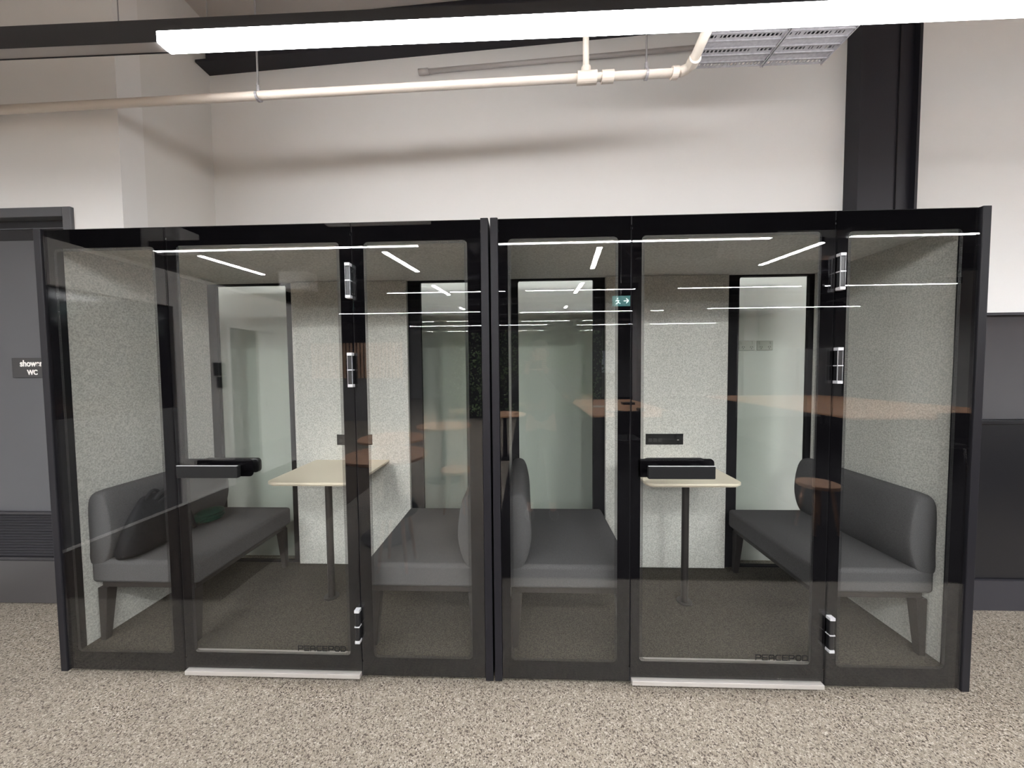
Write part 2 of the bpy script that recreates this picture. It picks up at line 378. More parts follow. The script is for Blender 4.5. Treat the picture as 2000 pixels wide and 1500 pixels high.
# perforated metal trays above
def tray(x0, x1, y0, y1, z, label):
    t = thing('perforated_tray', ((x0+x1)/2, (y0+y1)/2, z), label, 'cable tray', 'perforated trays under the ceiling')
    mb = MB(); rim = .006
    # base plate built as strips with real slots
    n = 24; wy = (y1-y0)/n
    for k in range(n):
        a = y0+k*wy
        if k % 2 == 0:
            mb.box(x0, x1, a, a+wy, z, z+.003)
        else:
            mb.box(x0, x1, a, a+wy*.3, z, z+.003); mb.box(x0, x1, a+wy*.7, a+wy, z, z+.003)
            m_ = int((x1-x0)/.022)
            for q in range(m_):
                u = x0+(x1-x0)*(q+.5)/m_
                solid = random.random() < .22
                mb.box(u-.011 if solid else u-.004, u+.011 if solid else u+.004, a+wy*.3, a+wy*.7, z, z+.003)
        mb.box(x0, x1, a-.002, a+.002, z-.006, z)
    mb.box(x0, x0+rim, y0, y1, z-.008, z+.05).box(x1-rim, x1, y0, y1, z-.008, z+.05)
    mb.build('perforated_plate', M['galv'], t)
    return t
tray(1.15, 1.556, -.55, .515, 3.3, 'galvanised perforated metal tray under the ceiling, the one beside the pipe elbow')
tray(1.562, 1.9, -.55, .515, 3.3, 'galvanised perforated metal tray under the ceiling, the one beside the black column')
B('slot_shade_deck', M['louver'], 1.2, 1.9, -.5, .5, 3.37, 3.38).name = 'slot_shade_sheet'  # dark colour stands in for the shade inside the tray slots
tag(bpy.data.objects['slot_shade_sheet'], 'dark sheet over the perforated trays, standing in for shade in their slots', 'cover')

# ------------------------------------------------------------ stroke lettering
GLY = {
 'P': [[(0, 0), (0, 1), (.8, 1), (1, .85), (1, .6), (.8, .42), (0, .42)]],
 'E': [[(1, 0), (0, 0), (0, 1), (1, 1)], [(0, .5), (.9, .5)]],
 'A': [[(0, 0), (0, .8), (.2, 1), (.8, 1), (1, .8), (1, 0)], [(0, .42), (1, .42)]],
 'C': [[(1, 1), (.2, 1), (0, .8), (0, .2), (.2, 0), (1, 0)]],
 'O': [[(.2, 0), (0, .2), (0, .8), (.2, 1), (.8, 1), (1, .8), (1, .2), (.8, 0), (.2, 0)]],
 'D': [[(0, 0), (0, 1), (.75, 1), (1, .8), (1, .2), (.75, 0), (0, 0)]],
}
def logo(x0, x1, y, zc, h, parent):
    mb = MB(); n = 8; adv = (x1-x0)/n; wd = adv*.74; st = h*.1
    for i, ch in enumerate('PEACEPOD'):
        for ln in GLY[ch]:
            for a, b in zip(ln, ln[1:]):
                A = Vector((x0+i*adv+a[0]*wd, y, zc+(a[1]-.5)*h)); D = Vector((x0+i*adv+b[0]*wd, y, zc+(b[1]-.5)*h))
                d = (D-A).normalized(); nn = Vector((-d.z, 0, d.x))*st; e = d*st*.9
                v = [A-e+nn, D+e+nn, D+e-nn, A-e-nn]
                f = [mb.bm.verts.new(p) for p in v]+[mb.bm.verts.new(p-Vector((0, .0006, 0))) for p in v]
                for q in ((0, 1, 2, 3), (7, 6, 5, 4), (0, 4, 5, 1), (1, 5, 6, 2), (2, 6, 7, 3), (3, 7, 4, 0)): mb.bm.faces.new([f[k] for k in q])
    o = mb.build('logo', M['logo'], parent); o['label'] = 'black PEACEPOD lettering'
def text_obj(name, body, size, loc, m, parent, sx=1, bold=0):
    cu = bpy.data.curves.new(name, 'FONT'); cu.body = body; cu.size = size; cu.align_x = 'CENTER'; cu.align_y = 'CENTER'; cu.extrude = .0008; cu.offset = bold
    tmp = bpy.data.objects.new('tmp', cu); C.objects.link(tmp)
    dg = bpy.context.evaluated_depsgraph_get(); dg.update()
    me = bpy.data.meshes.new_from_object(tmp.evaluated_get(dg)); bpy.data.objects.remove(tmp)
    for v in me.vertices: x, y, z = v.co; v.co = Vector((x*sx+loc[0], loc[1]-z, y+loc[2]))-ORG[parent]
    me.materials.clear(); me.materials.append(m)
    o = bpy.data.objects.new(name, me); C.objects.link(o); o.parent = parent; ORG[o] = ORG[parent]
    return o

# ------------------------------------------------------------ grey service door on the left
dw = thing('door_1', (-3.4, YL, FZ), '', 'door'); del dw['label']; del dw['category']; dw['kind'] = 'structure'
MB().box(DX1-.055, DX1, YL-.02, YL+.15, FZ, DZ1).box(DX0, DX0+.055, YL-.02, YL+.15, FZ, DZ1).box(DX0+.055, DX1-.055, YL-.02, YL+.15, DZ1-.06, DZ1).build('door_frame', M['doorframe_grey'], dw, .004)
B('transom_rail', M['dark'], DX0+.055, DX1-.055, YL+.04, YL+.1, 2.415, DZ1-.06, dw)
MB().box(DX0+.055, DX1-.055, YL+.032, YL+.04, 2.485, 2.491).build('transom_seal', M['doorframe_grey'], dw)
B('door_leaf', M['door_grey'], DX0+.075, DX1-.06, YL+.03, YL+.07, FZ+.01, 2.41, dw)
lv = MB()
for k in range(15):
    z = .315+k*.019
    lv.rot_box((-3.29, YL+.018, z), (.6, .016, .0025), Matrix.Rotation(.6, 3, 'X'))
lv.box(-3.62, -2.975, YL+.006, YL+.03, .285, .3).box(-3.62, -2.975, YL+.006, YL+.03, .595, .61).box(-2.99, -2.975, YL+.006, YL+.03, .3, .595).box(-3.62, -3.605, YL+.006, YL+.03, .3, .595).box(-3.61, -2.98, YL+.026, YL+.03, .29, .6)
lv.build('vent_louvre', M['louver'], dw)
B('kick_plate', M['door_kick'], DX0+.08, -2.79, YL+.022, YL+.03, FZ+.015, .268, dw)
sg = B('sign_plate', M['sign'], -3.238, -2.99, YL+.018, YL+.03, 1.513, 1.643, dw, .002)
text_obj('sign_text', 'shower', .058, (-3.1, YL+.0175, 1.605), M['white'], sg, .9, .0015)['label'] = 'white word shower'
text_obj('sign_text', 'WC', .045, (-3.095, YL+.0175, 1.546), M['white'], sg, .9, .0015)['label'] = 'white letters WC'

# ------------------------------------------------------------ black joinery on the right
kc = thing('tall_cabinet', (3.6, .9, FZ), 'black joinery unit with smoked panel right of the pods against the white wall', 'cabinet')
B('body', M['joinery'], 2.9, 4.6, .66, YB-.002, .16, 1.19, kc, .003)
B('kickboard', M['kick'], 2.9, 4.6, .64, .68, FZ, .155, kc)
B('smoked_panel', M['panel_gloss'], 2.9, 4.6, .69, .72, 1.19, 1.852, kc)
B('panel_backing', M['joinery'], 2.9, 4.6, .72, YB-.002, 1.19, 1.852, kc)
B('top_trim', M['kick'], 2.9, 4.6, .66, YB-.002, 1.852, 1.868, kc)
MB().box(2.9, 4.6, .645, .69, 1.165, 1.19).build('counter_edge', M['joinery'], kc, .003)

# ------------------------------------------------------------ wall sockets behind the right pod window
for i, (x0, x1) in enumerate(((1.872, 1.995), (2.01, 2.133))):
    st = thing('wall_socket', ((x0+x1)/2, YB, 1.67), 'white double power socket on the wall behind the right pod, '+('left' if i == 0 else 'right')+' of two', 'socket', 'sockets on the back wall')
    B('face_plate', M['socket'], x0, x1, YB-.012, YB, 1.672, 1.75, st, .004)
    c = (x0+x1)/2
    for s in (-1, 1):
        cx = c+s*.032
        MB().rot_box((cx-.008, YB-.0125, 1.70), (.003, .002, .012), Matrix.Rotation(.5, 3, 'Y')).rot_box((cx+.008, YB-.0125, 1.70), (.003, .002, .012), Matrix.Rotation(-.5, 3, 'Y')).box(cx-.0015, cx+.0015, YB-.0135, YB-.0115, 1.682, 1.694).build('pin_slots', M['socket_line'], st)
    for s in (-1, 1): B('rocker_switch', M['socket'], c+s*.036, c+s*.05, YB-.016, YB-.012, 1.722, 1.742, st, .001)

# ------------------------------------------------------------ the two pods
HP = 2.25; DP = .95
def pane(x0, x1, z0, z1, cx0, cx1, cz0, cz1, parent, tongue=None, flat=False):
    """flush glass pane with a black printed border behind it"""
    g = MB().prism(rrect(x0, x1, z0, z1, .002, 2), 'y', 0, .008).build('glass', M['glass'], parent)
    r = .022
    n = 6
    inner = rrect(cx0, cx1, cz0, cz1, r, n)
    outer = []
    cx, cz = (cx0+cx1)/2, (cz0+cz1)/2
    for (u, v) in inner:          # project the inner outline onto the pane edge corners
        outer.append((x0 if u < cx else x1, z0 if v < cz else z1))
    mb = MB()
    # border: four straight strips plus the rounded corner fillets, all in one mesh
    mb.box(x0, cx0, .009, .0105, z0, z1).box(cx1, x1, .009, .0105, z0, z1).box(cx0, cx1, .009, .0105, z0, cz0).box(cx0, cx1, .009, .0105, cz1, z1)
    for ci, (ax, az) in enumerate(((cx0, cz0), (cx1, cz0), (cx1, cz1), (cx0, cz1))):
        arc = inner[ci*(n+1):(ci+1)*(n+1)]
        mb.prism([(ax, az)]+arc[::-1], 'y', .009, .0105)
    if tongue:
        tx0, tx1, tz0, tz1 = tongue
        mb.prism(rrect(tx0, tx1, tz0, tz1, [.001, .022, .022, .001]), 'y', .009, .0105)
    g2 = parent if flat else g
    mb.build('printed_border', M['frit'], g2)
    d = .014
    MB().ring(inner, rrect(cx0+d, cx1-d, cz0+d, cz1-d, r*.7, n), 'y', .0092, .0098).build('dotted_fade', M['dots'], g2)
    return g
def hinge(x, z0, z1, parent):
    h = MB().box(x-.011, x+.011, -.024, .0, z0+.012, z1-.012).build('hinge', M['blackplastic'], parent, .005)
    zm = (z0+z1)/2
    B('hinge_cap', M['bright'], x-.0122, x+.0122, -.026, .0, z0, z0+.014, h, .0012)
    B('hinge_cap', M['bright'], x-.0122, x+.0122, -.026, .0, z1-.014, z1, h, .0012)
    B('hinge_ring', M['bright'], x-.0122, x+.0122, -.026, 0, zm-.0025, zm+.0025, h)
    if z0 > 1:
        for a in (-.01125, .01125): B('trim_line', M['bright'], x+a-.0004, x+a+.0004, -.0242, -.021, z0, z1, h)
def pod(x0, label):
    t = thing('office_pod', (x0+1.125, .47, FZ), label, 'booth', 'black glass meeting pods')
    X = lambda a: x0+a
    off = .03 if x0 > -1 else 0
    # carcass
    for a, b, nm in ((.004, .04, 'side_panel'), (2.208, 2.245, 'side_panel')):
        B(nm, M['frame'], X(a), X(b), -.006, DP, 0, HP, t, .003)
    B('roof', M['frame'], X(.04), X(2.208), .012, DP, 2.205, HP, t, .002)
    B('base', M['frame'], X(.04), X(2.208), .012, DP, 0, .072, t, .002)
    MB().box(X(.12), X(2.13), .06, DP-.05, FZ, 0).build('plinth', M['dark'], t)
    B('carpet', M['carpet_pod'], X(.041), X(2.207), .02, .9, .072, .082, t)
    B('ceiling_lining', M['felt_ceil'], X(.041), X(2.207), .03, .9, 2.19, 2.204, t)
    for a, b, sx in ((.041, .062, 0), (2.186, 2.207, 1)):
        B('felt_lining', M['felt'], X(a), X(b), .065, .885, .083, 2.189, t)['label'] = 'grey felt side lining'
        B('corner_profile', M['int_black'], X(a), X(b), .0135, .064, .083, 2.189, t)
    # front inner profiles at the seams
    for a, b in ((.612, .705), (1.532, 1.632)):
        B('mullion', M['int_black'], X(a+.02), X(b-.02), .0135, .05, .083, 2.189, t)
    # rear frame with two windows and a felt panel
    w1, w2, w3, w4 = .108+off*.3, .648+off*.3, 1.653+off, 2.15+off*.5
    f1, f2 = .708+off, 1.562+off
    yr = .9
    mb = MB()
    for a, b in ((.041, w1), (w2, w3), (w4, 2.207)): mb.box(X(a), X(b), yr, yr+.03, .083, 2.2)
    for a, b in ((w1, w2), (w3, w4)):
        mb.box(X(a), X(b), yr, yr+.03, .083, .093).box(X(a), X(b), yr, yr+.03, 2.178, 2.2)
    mb.build('rear_frame', M['int_black'], t)
    for a, b in ((w1, w2), (w3, w4)):
        MB().prism(rrect(X(a), X(b), .093, 2.178, .002, 2), 'y', yr+.012, yr+.018).build('rear_window', M['glass_rear'], t)
        rr = .022; n = 6
        inner = rrect(X(a), X(b), .093, 2.178, rr, n)
        for ci, (ax, az) in enumerate(((X(a), .093), (X(b), .093), (X(b), 2.178), (X(a), 2.178))):
            MB().prism([(ax, az)]+inner[ci*(n+1):(ci+1)*(n+1)][::-1], 'y', yr, yr+.008).build('window_corner', M['int_black'], t)
    fp = B('felt_panel', M['felt'], X(f1), X(f2), yr-.035, yr-.001, .09, 2.188, t, .004)
    fp['label'] = 'grey felt rear panel behind the table'
    sx = 1.022+(off*.0)
    so = MB().box(X(sx), X(sx+.265), .861, .865, .992, 1.07).build('power_outlet', M['blackplastic'], t, .003)
    mo = MB()
    for k in range(3): mo.box(X(sx+.02+k*.035), X(sx+.045+k*.035), .8595, .861, 1.012, 1.036)
    mo.build('outlet_cover', M['sign'], so)
    B('usb_port', M['alu'], X(sx+.222), X(sx+.234), .8598, .861, 1.023, 1.028, so)
    # front panes
    pane(X(.043), X(.660), .004, 2.246, X(.085), X(.603), .097, 2.155, t)
    d = MB().box(X(.6665), X(.70), .012, .03, .03, 2.235).box(X(1.532), X(1.5815), .012, .03, .03, 2.235).box(X(.70), X(1.532), .012, .03, .03, .09).box(X(.70), X(1.532), .012, .03, 2.165, 2.235).build('door', M['int_black'], t)
    pane(X(.6665), X(1.5825), .028, 2.246, X(.711), X(1.525), .104, 2.157, d, (X(.70), X(1.058), 1.018, 1.107), True)
    B('bottom_bead', M['alu'], X(.713), X(1.524), .0115, .026, .1045, .113, d)
    h = MB().prism(rrect(X(.727), X(1.03), 1.029, 1.088, .005), 'y', -.058, -.036).build('door_handle', M['handle'], t, .003)
    MB().box(X(.7275), X(1.029), -.0575, -.05, 1.0875, 1.0895).build('handle_highlight', M['bright'], h)  # bright strip stands in for the highlight along the handle top
    for a in (.76, .96): B('standoff', M['blackplastic'], X(a), X(a+.04), -.036, 0, 1.04, 1.076, h)
    MB().prism(rrect(X(.75), X(1.045), 1.022, 1.095, .02), 'y', .06, .085).box(X(.80), X(.83), .012, .06, 1.04, 1.076).box(X(.96), X(.99), .012, .06, 1.04, 1.076).build('inner_handle', M['blackplastic'], d, .004)
    logo(X(1.262), X(1.512), -.0004, .146, .024, d)
    for z0, z1 in ((1.885, 2.05), (1.461, 1.626), (.192, .362)):
        hinge(X(1.577+off*.6), z0, z1, t)
    B('threshold', M['alu'], X(.672), X(1.578), -.012, .03, .0, .022, t, .002)
    pane(X(1.5885), X(2.206), .004, 2.246, X(1.642), X(2.143), .097, 2.155, t)
    return t
pod(-2.25, 'black-framed glass meeting pod on the left, with a bag on its bench')
pod(0.0, 'black-framed glass meeting pod on the right, in front of the black column')

# ------------------------------------------------------------ benches and tables
def smooth_profile(pts, n=4):
    out = []
    L = len(pts)
    for i in range(L):
        p0, p1, p2, p3 = (Vector(pts[(i+k) % L]).to_2d() if False else Vector(pts[(i+k) % L]) for k in (-1, 0, 1, 2))
        for k in range(n):
            u = k/n
            out.append(tuple(.5*((2*p1)+(-p0+p2)*u+(2*p0-5*p1+4*p2-p3)*u*u+(-p0+3*p1-3*p2+p3)*u**3)))
    return out
def bench(xw, xi, y0, y1, label):
    """xw wall side, xi inner edge"""
    s = 1 if xi > xw else -1
    t = thing('padded_bench', ((xw+xi)/2, (y0+y1)/2, .082), label, 'bench', 'upholstered benches inside the pods')
    X = lambda a: xw+s*a
    wd = abs(xi-xw)
    MB().box(X(0.0), X(wd), y0, y1, .405, .53).build('seat', M['fabric'], t, .022, segs=5)
    prof = [(.0, .50), (.0, .62), (.0, .80), (.012, .885), (.05, .905), (.092, .885), (.118, .80), (.128, .68), (.112, .58), (.085, .52), (.06, .50)]
    pf = smooth_profile(prof, 3)
    bp = MB(); n = 10
    rings = []
    for k in range(n+1):
        # rounded ends
        u = k/n; y = y0+(y1-y0)*u
        e = min(u, 1-u)*(y1-y0)
        sc = 1 if e > .04 else .93+.07*math.sqrt(max(0, 1-(1-e/.04)**2))
        rings.append((y, sc))
    rings = [(y0, .90), (y0+.008, .955), (y0+.025, .99), (y0+.05, 1), (y1-.05, 1), (y1-.025, .99), (y1-.008, .955), (y1, .90)]
    V = []
    for y, sc in rings:
        V.append([bp.bm.verts.new((X(.064+(a-.064)*sc), y, .7+(z-.7)*sc)) for a, z in pf])
    m_ = len(pf)
    for A, D in zip(V, V[1:]):
        for k in range(m_): bp.bm.faces.new((A[k], A[(k+1) % m_], D[(k+1) % m_], D[k]))
    bp.bm.faces.new(V[0]); bp.bm.faces.new(V[-1])
    bp.build('backrest', M['fabric'], t, smooth=True)
    B('seat_frame', M['leg'], X(.04), X(wd-.03), y0+.02, y1-.02, .375, .404, t)
    for a in (.05, wd-.055):
        for yy, dy in ((y0+.035, -.01), (y1-.035, .01)):
            mb = MB(); w0, w1 = .026, .015
            va = [mb.bm.verts.new((X(a)+i*w0, yy+j*w0, .376)) for i, j in ((-1, -1), (1, -1), (1, 1), (-1, 1))]
            da = .012*(-1 if a < .2 else 1)*s
            vb = [mb.bm.verts.new((X(a)+da+i*w1, yy+dy+j*w1, .082)) for i, j in ((-1, -1), (1, -1), (1, 1), (-1, 1))]
            mb.bm.faces.new(va); mb.bm.faces.new(vb[::-1])
            for k in range(4): mb.bm.faces.new((va[k], vb[k], vb[(k+1) % 4], va[(k+1) % 4]))
            mb.build('leg', M['leg'], t, .002)
    return t
BG = 'upholstered benches inside the pods'
bench(-2.186, -1.59, .095, .86, 'charcoal padded bench on the left in the left pod, carrying the black bag')
bench(-.066, -.69, .095, .86, 'charcoal padded bench against the right wall of the left pod')
bench(.064, .705, .095, .86, 'charcoal padded bench against the left wall of the right pod')
bench(2.184, 1.605, .095, .86, 'charcoal padded bench against the right wall of the right pod')
def ptable(xc, label):
    t = thing('pod_table', (xc, .6, .082), label, 'table', 'cream tables inside the pods')
    MB().prism(rrect(xc-.275, xc+.275, .33, .862, [.055, .055, .002, .002], 8), 'z', .868, .882).build('tabletop', M['table'], t, .003)
    MB().prism(rrect(xc-.262, xc+.262, .343, .862, [.045, .045, .002, .002], 8), 'z', .858, .868).build('table_underside', M['table_edge'], t)
    MB().tube([(xc+.02, .5, .09), (xc+.02, .5, .858)], .021, 20).build('leg', M['leg'], t, smooth=False)
    MB().disc((xc+.02, .5, .082), .045, .008, 32).build('foot_plate', M['leg'], t)
ptable(-1.115, 'small cream table with single dark leg in the left pod')
ptable(1.125, 'small cream table with single dark leg in the right pod')

# handbag on the left bench: skin over a collapsed leather tote
bag = thing('tote_bag', (-2.0, .27, .53), 'black leather tote bag slumped on the left bench of the left pod', 'bag')
mb = MB()
prof = [  # z, x centre, y0, y1, half thickness
    (.532, -1.995, .07, .43, .052), (.56, -1.995, .06, .45, .062), (.63, -2.0, .08, .44, .058), (.70, -2.008, .12, .42, .048),
    (.76, -2.02, .17, .395, .034), (.815, -2.035, .22, .37, .018), (.83, -2.037, .235, .36, .006)]
V = []
n = 20
for z, xc, a, b, th in prof:
    ring = []
    for k in range(n):
        u = 2*math.pi*k/n
        cy = (a+b)/2+(b-a)/2*math.copysign(abs(math.cos(u))**.6, math.cos(u))
        cx = xc+th*math.copysign(abs(math.sin(u))**.7, math.sin(u))+.006*math.sin(5*u+z*40)
        ring.append(mb.bm.verts.new((cx, cy, z)))
    V.append(ring)
for A, D in zip(V, V[1:]):
    for k in range(n): mb.bm.faces.new((A[k], A[(k+1) % n], D[(k+1) % n], D[k]))
mb.bm.faces.new(V[0][::-1]); mb.bm.faces.new(V[-1])
mb.build('bag_body', M['bag'], bag, smooth=True, subsurf=1)
def arc(p0, p1, p2, n=14):
    p0, p1, p2 = map(Vector, (p0, p1, p2)); return [p0*(1-t)**2+p1*2*t*(1-t)+p2*t*t for t in [k/n for k in range(n+1)]]
MB().tube(arc((-2.025, .24, .80), (-2.01, .28, .90), (-2.03, .34, .80)), .009, 10).build('handle_loop', M['bag'], bag, smooth=True)
MB().tube(arc((-2.0, .27, .80), (-1.95, .36, .96), (-1.93, .44, .56)), .011, 10).build('shoulder_strap', M['bag'], bag, smooth=True)
MB().tube(arc((-1.985, .28, .78), (-1.965, .33, .84), (-1.975, .37, .72)), .006, 10).build('buckle_strap', M['bag'], bag, smooth=True)
MB().box(-1.942, -1.934, .30, .303, .63, .68).build('zip', M['chrome'], bag)
# folded green jacket beside it
mb = MB()
for k in range(9):
    a = random.random()*6.28
    mb.ell((-1.985+.03*math.cos(a), .56+.05*math.sin(a), .553+.006*k), (.07, .085, .022), 8)
gj = mb.build('folded_jacket', M['green'], smooth=True)
bpy.data.objects[gj.name].modifiers.new('sub', 'SUBSURF').levels = 1
tag(gj, 'dark green folded jacket lying behind the black bag on the bench', 'jacket')

# ------------------------------------------------------------ the room behind the camera, seen in the glass
# left side wall with door, dark window and access panels
XW = -3.9
mb = MB()
mb.box(XW-.15, XW, -4.42, -3.56-.0, 2.15, 2.7)
mb.box(XW-.15, XW, -3.57, -3.06, 2.15, 2.7).box(XW-.15, XW, -3.06, -2.3, FZ, 2.7).box(XW-.15, XW, -2.3, -1.1, 2.3, 2.7).box(XW-.15, XW, -1.1, YL, FZ, 2.7)
struct(mb.build('wall_left', M['paint_dim']))
struct(B('wall_left_dado', M['dado'], XW-.15, XW, -2.3, -1.1, FZ, 1.13))
struct(B('window_1', M['glossdark'], XW-.1, XW-.05, -2.3, -1.1, 1.13, 2.3))
struct(B('wall_left_upper', M['wall_up'], -8.1, -8, -12, YL, FZ, 4.6))
B('skirting_cap', M['white'], XW, XW+.014, -3.0, YL, FZ+.006, -.01).name = 'trim_1'
struct(bpy.data.objects['trim_1'])
d2 = thing('door_2', (XW, -3.7, FZ), '', ''); del d2['label']; del d2['category']; d2['kind'] = 'structure'
MB().box(XW-.1, XW+.02, -3.06-.0, -3.0, FZ, 2.21).box(XW-.1, XW+.02, -4.45, -4.39, FZ, 2.21).box(XW-.1, XW+.02, -4.39, -3.06, 2.15, 2.21).build('door_frame', M['paint'], d2)
B('glazed_leaf', M['glossdark'], XW-.08, XW-.04, -3.6, -3.06, FZ+.01, 2.15, d2)
B('white_leaf', M['paint'], XW-.05, XW, -4.39, -3.6, FZ+.01, 2.15, d2)
MB().tube([(XW+.04, -3.67, 1.0), (XW+.04, -3.67, 1.12)], .008).build('door_handle', M['chrome'], d2)
ap = B('access_reader', M['blackplastic'], XW, XW+.03, -2.95, -2.8, 1.49, 1.66); tag(ap, 'black access panel on the white wall beside the white door, upper of two', 'access panel')
ap = B('access_keypad', M['blackplastic'], XW, XW+.04, -2.95, -2.84, 1.33, 1.47); tag(ap, 'small black keypad on the white wall, below the larger access panel', 'keypad')
# lamp rows
zr = 3.1
k = 0
for (a, b) in ((-4.615, -1.18), (-.27, 3.17), (4.12, 7.6)):
    lamp_row('linear_pendant_light', 'long lit pendant bar reflected in the glass, '+('left', 'middle', 'right')[k]+' one of the nearer row', a-.05, b+.05, -2.8, zr, [(a, b)], M['led_far']); k += 1
k = 0
for (a, b) in ((-2.8, -.25), (.2, 2.5), (3.4, 5.9), (6.4, 9.0)):
    lamp_row('linear_pendant_light', 'long lit pendant bar, '+('leftmost', 'second from left', 'third from left', 'rightmost')[k]+' of the farther reflected row', a-.05, b+.05, -5.95, zr+.1, [(a, b)], M['led_far']); k += 1
def cross_lamp(x0, y0, x1, y1, z0, z1, label):
    t = thing('short_pendant_light', ((x0+x1)/2, (y0+y1)/2, z0), label, 'light', 'short pendant lights pointing away from the pods')
    MB().bar((x0, y0, z0+.04), (x1, y1, z1+.04), .075, .07).build('housing', M['lamp_body'], t)
    MB().bar((x0, y0, z0), (x1, y1, z1), .065, .008).build('diffuser', M['led_far'], t)
pos = ('far left', 'left of the middle post', 'right of the middle post', 'far right')
for i, (a, b) in enumerate(((-4.2, -4.05), (-1.68, -1.53), (1.14, 1.23), (3.93, 3.79))):
    cross_lamp(a, -3.0, b, -3.96, 3.1, 3.1, 'short lit bar light running away from the pods, nearer row, '+pos[i])
for i, (a, b) in enumerate(((-1.525, -1.41), (1.222, 1.215))):
    cross_lamp(a, -4.9, b, -5.75, 3.1, 3.1, 'short lit bar light, farther row, '+pos[i+1])
for i, (x0, x1, y) in enumerate(((-5, -1, -8), (0, 4, -8.2), (5, 9, -8), (-4, 1, -11), (2, 7, -11.2), (-3, 3, -14))):
    lamp_row('linear_pendant_light', 'distant lit bar light deep in the reflected office, '+('third row left', 'third row middle', 'third row right', 'fourth row left', 'fourth row right', 'last row')[i], x0, x1, y, zr, [(x0+.05, x1-.05)], M['led_far'])
# ceiling services behind
def svc(name, a, b, wd, ht, m, label, cat):
    o = MB().bar(a, b, wd, ht).build(name, m); tag(o, label, cat); return o
for i, (y, lab) in enumerate(((-4.6, 'nearest'), (-7.2, 'second'), (-9.8, 'third'), (-13, 'last'))):
    svc('roof_rafter', (-12, y, 3.98), (12, y, 3.98), .2, .36, M['steel_black'], 'black steel rafter crossing the reflected ceiling, '+lab+' from the pods', 'beam')
tr = thing('roof_truss', (0, -6, 3.7), 'black web truss of diagonal bars across the reflected ceiling', 'truss')
for k in range(12):
    x = -6+k*1.1
    MB().bar((x, -6.2, 3.62), (x+.55, -6.2, 4.2), .03, .03).build('web_bar', M['steel_black'], tr)
    MB().bar((x+.55, -6.2, 4.2), (x+1.1, -6.2, 3.62), .03, .03).build('web_bar', M['steel_black'], tr)
MB().bar((-6, -6.2, 3.6), (7.2, -6.2, 3.6), .06, .06).build('bottom_chord', M['steel_black'], tr)
for i, (x, y, z, wx, wy) in enumerate(((-1.9, -3.1, 3.6, 1.5, .6), (4.3, -4.4, 3.5, 1.4, .7), (.9, -3.4, 3.8, 1.5, .5), (-4.9, -3.3, 3.26, .58, .3), (-3.72, -4.35, 2.92, .5, .3))):
    o = B('ceiling_unit', M['paint'], x-wx/2, x+wx/2, y-wy/2, y+wy/2, z, z+(.15 if i < 3 else .3), None, .02)
    tag(o, 'pale box-shaped ceiling unit in the reflection, '+('over the left door', 'at the right end', 'over the middle', 'small square one at the left corner', 'small square one above the white door')[i], 'ceiling unit')
dk = MB().tube([(3.2, -3.9, 3.35), (6.6, -4.2, 3.35)], .16, 20).build('air_duct', M['galv'], smooth=True); tag(dk, 'round silver air duct reflected in the right pane', 'duct')
# blade wall lines: column and blue-grey partitions
for i, (x, y) in enumerate(((-.9, -9.2), (3.1, -7.4), (6.9, -9.4))):
    o = B('square_column', M['mesh_blind'] if i else M['paint_dim'], x-.17, x+.17, y-.17, y+.17, FZ+.006 if x > 0 else FZ, 4.25); tag(o, 'square column in the reflected office, '+('left', 'middle', 'right')[i]+' one', 'column')
# exit sign
ex = thing('exit_sign', (2.25, -6, 2.86), 'green exit sign with running figure and arrow, reflected near the middle', 'exit sign')
B('sign_body', M['exit'], 2.04, 2.41, -6.03, -6, 2.86, 3.075, ex)
mb = MB(); y = -5.998
for a, b in (((2.275, 2.968), (2.37, 2.968)), ((2.33, 3.015), (2.375, 2.968)), ((2.33, 2.921), (2.375, 2.968)),
             ((2.14, 2.99), (2.165, 2.94)), ((2.165, 2.94), (2.20, 2.91)), ((2.165, 2.94), (2.13, 2.915)), ((2.13, 2.915), (2.10, 2.90)), ((2.14, 2.985), (2.18, 2.975)), ((2.14, 2.985), (2.105, 2.965))):
    mb.bar((a[0], y, a[1]), (b[0], y, b[1]), .004, .016)
mb.ell((2.145, y, 3.018), (.015, .003, .015), 8)
mb.build('pictogram', M['exit_white'], ex)
MB().tube([(2.22, -6.015, 3.07), (2.22, -6.015, 4.25)], .008).build('drop_rod', M['wire'], ex)
# timber batten screen
ts = thing('batten_screen', (-5.3, -9.2, FZ), 'vertical timber batten screen far left in the reflection', 'screen')
B('base_wall', M['mesh_blind'], -6.6, -3.6, -9.3, -9.2, FZ, 1.3, ts)
for k in range(26):
    B('batten', M['slat'], -6.5+k*.112, -6.5+k*.112+.06, -9.25, -9.19, 1.3, 2.4, ts)
B('backing', M['leg'], -6.6, -3.6, -9.3, -9.26, 1.3, 2.4, ts)
# green wall
gw = thing('green_wall', (1, -9.6, FZ), 'dark wall of hanging green plants behind the photographer in the reflection', 'plants')
B('backing', M['leaf_bed'], -2.6, 2.6, -9.8, -9.65, FZ+.01, 2.75, gw)
mb = MB()
for k in range(2600):
    x = random.uniform(-2.6, 2.6); z = random.uniform(.1, 2.72); y = random.uniform(-9.65, -9.45)
    R = Matrix.Rotation(random.uniform(0, 6.28), 3, 'Y') @ Matrix.Rotation(random.uniform(-.9, .9), 3, 'X')
    l = random.uniform(.04, .11); q = l*.32
    v = [mb.bm.verts.new(Vector((x, y, z))+R @ Vector(p)) for p in ((0, 0, 0), (q, .01, l*.5), (0, .02, l), (-q, .01, l*.5))]
    mb.bm.faces.new(v)
lf = mb.build('foliage', M['leaf'], gw); lf['kind'] = 'stuff'
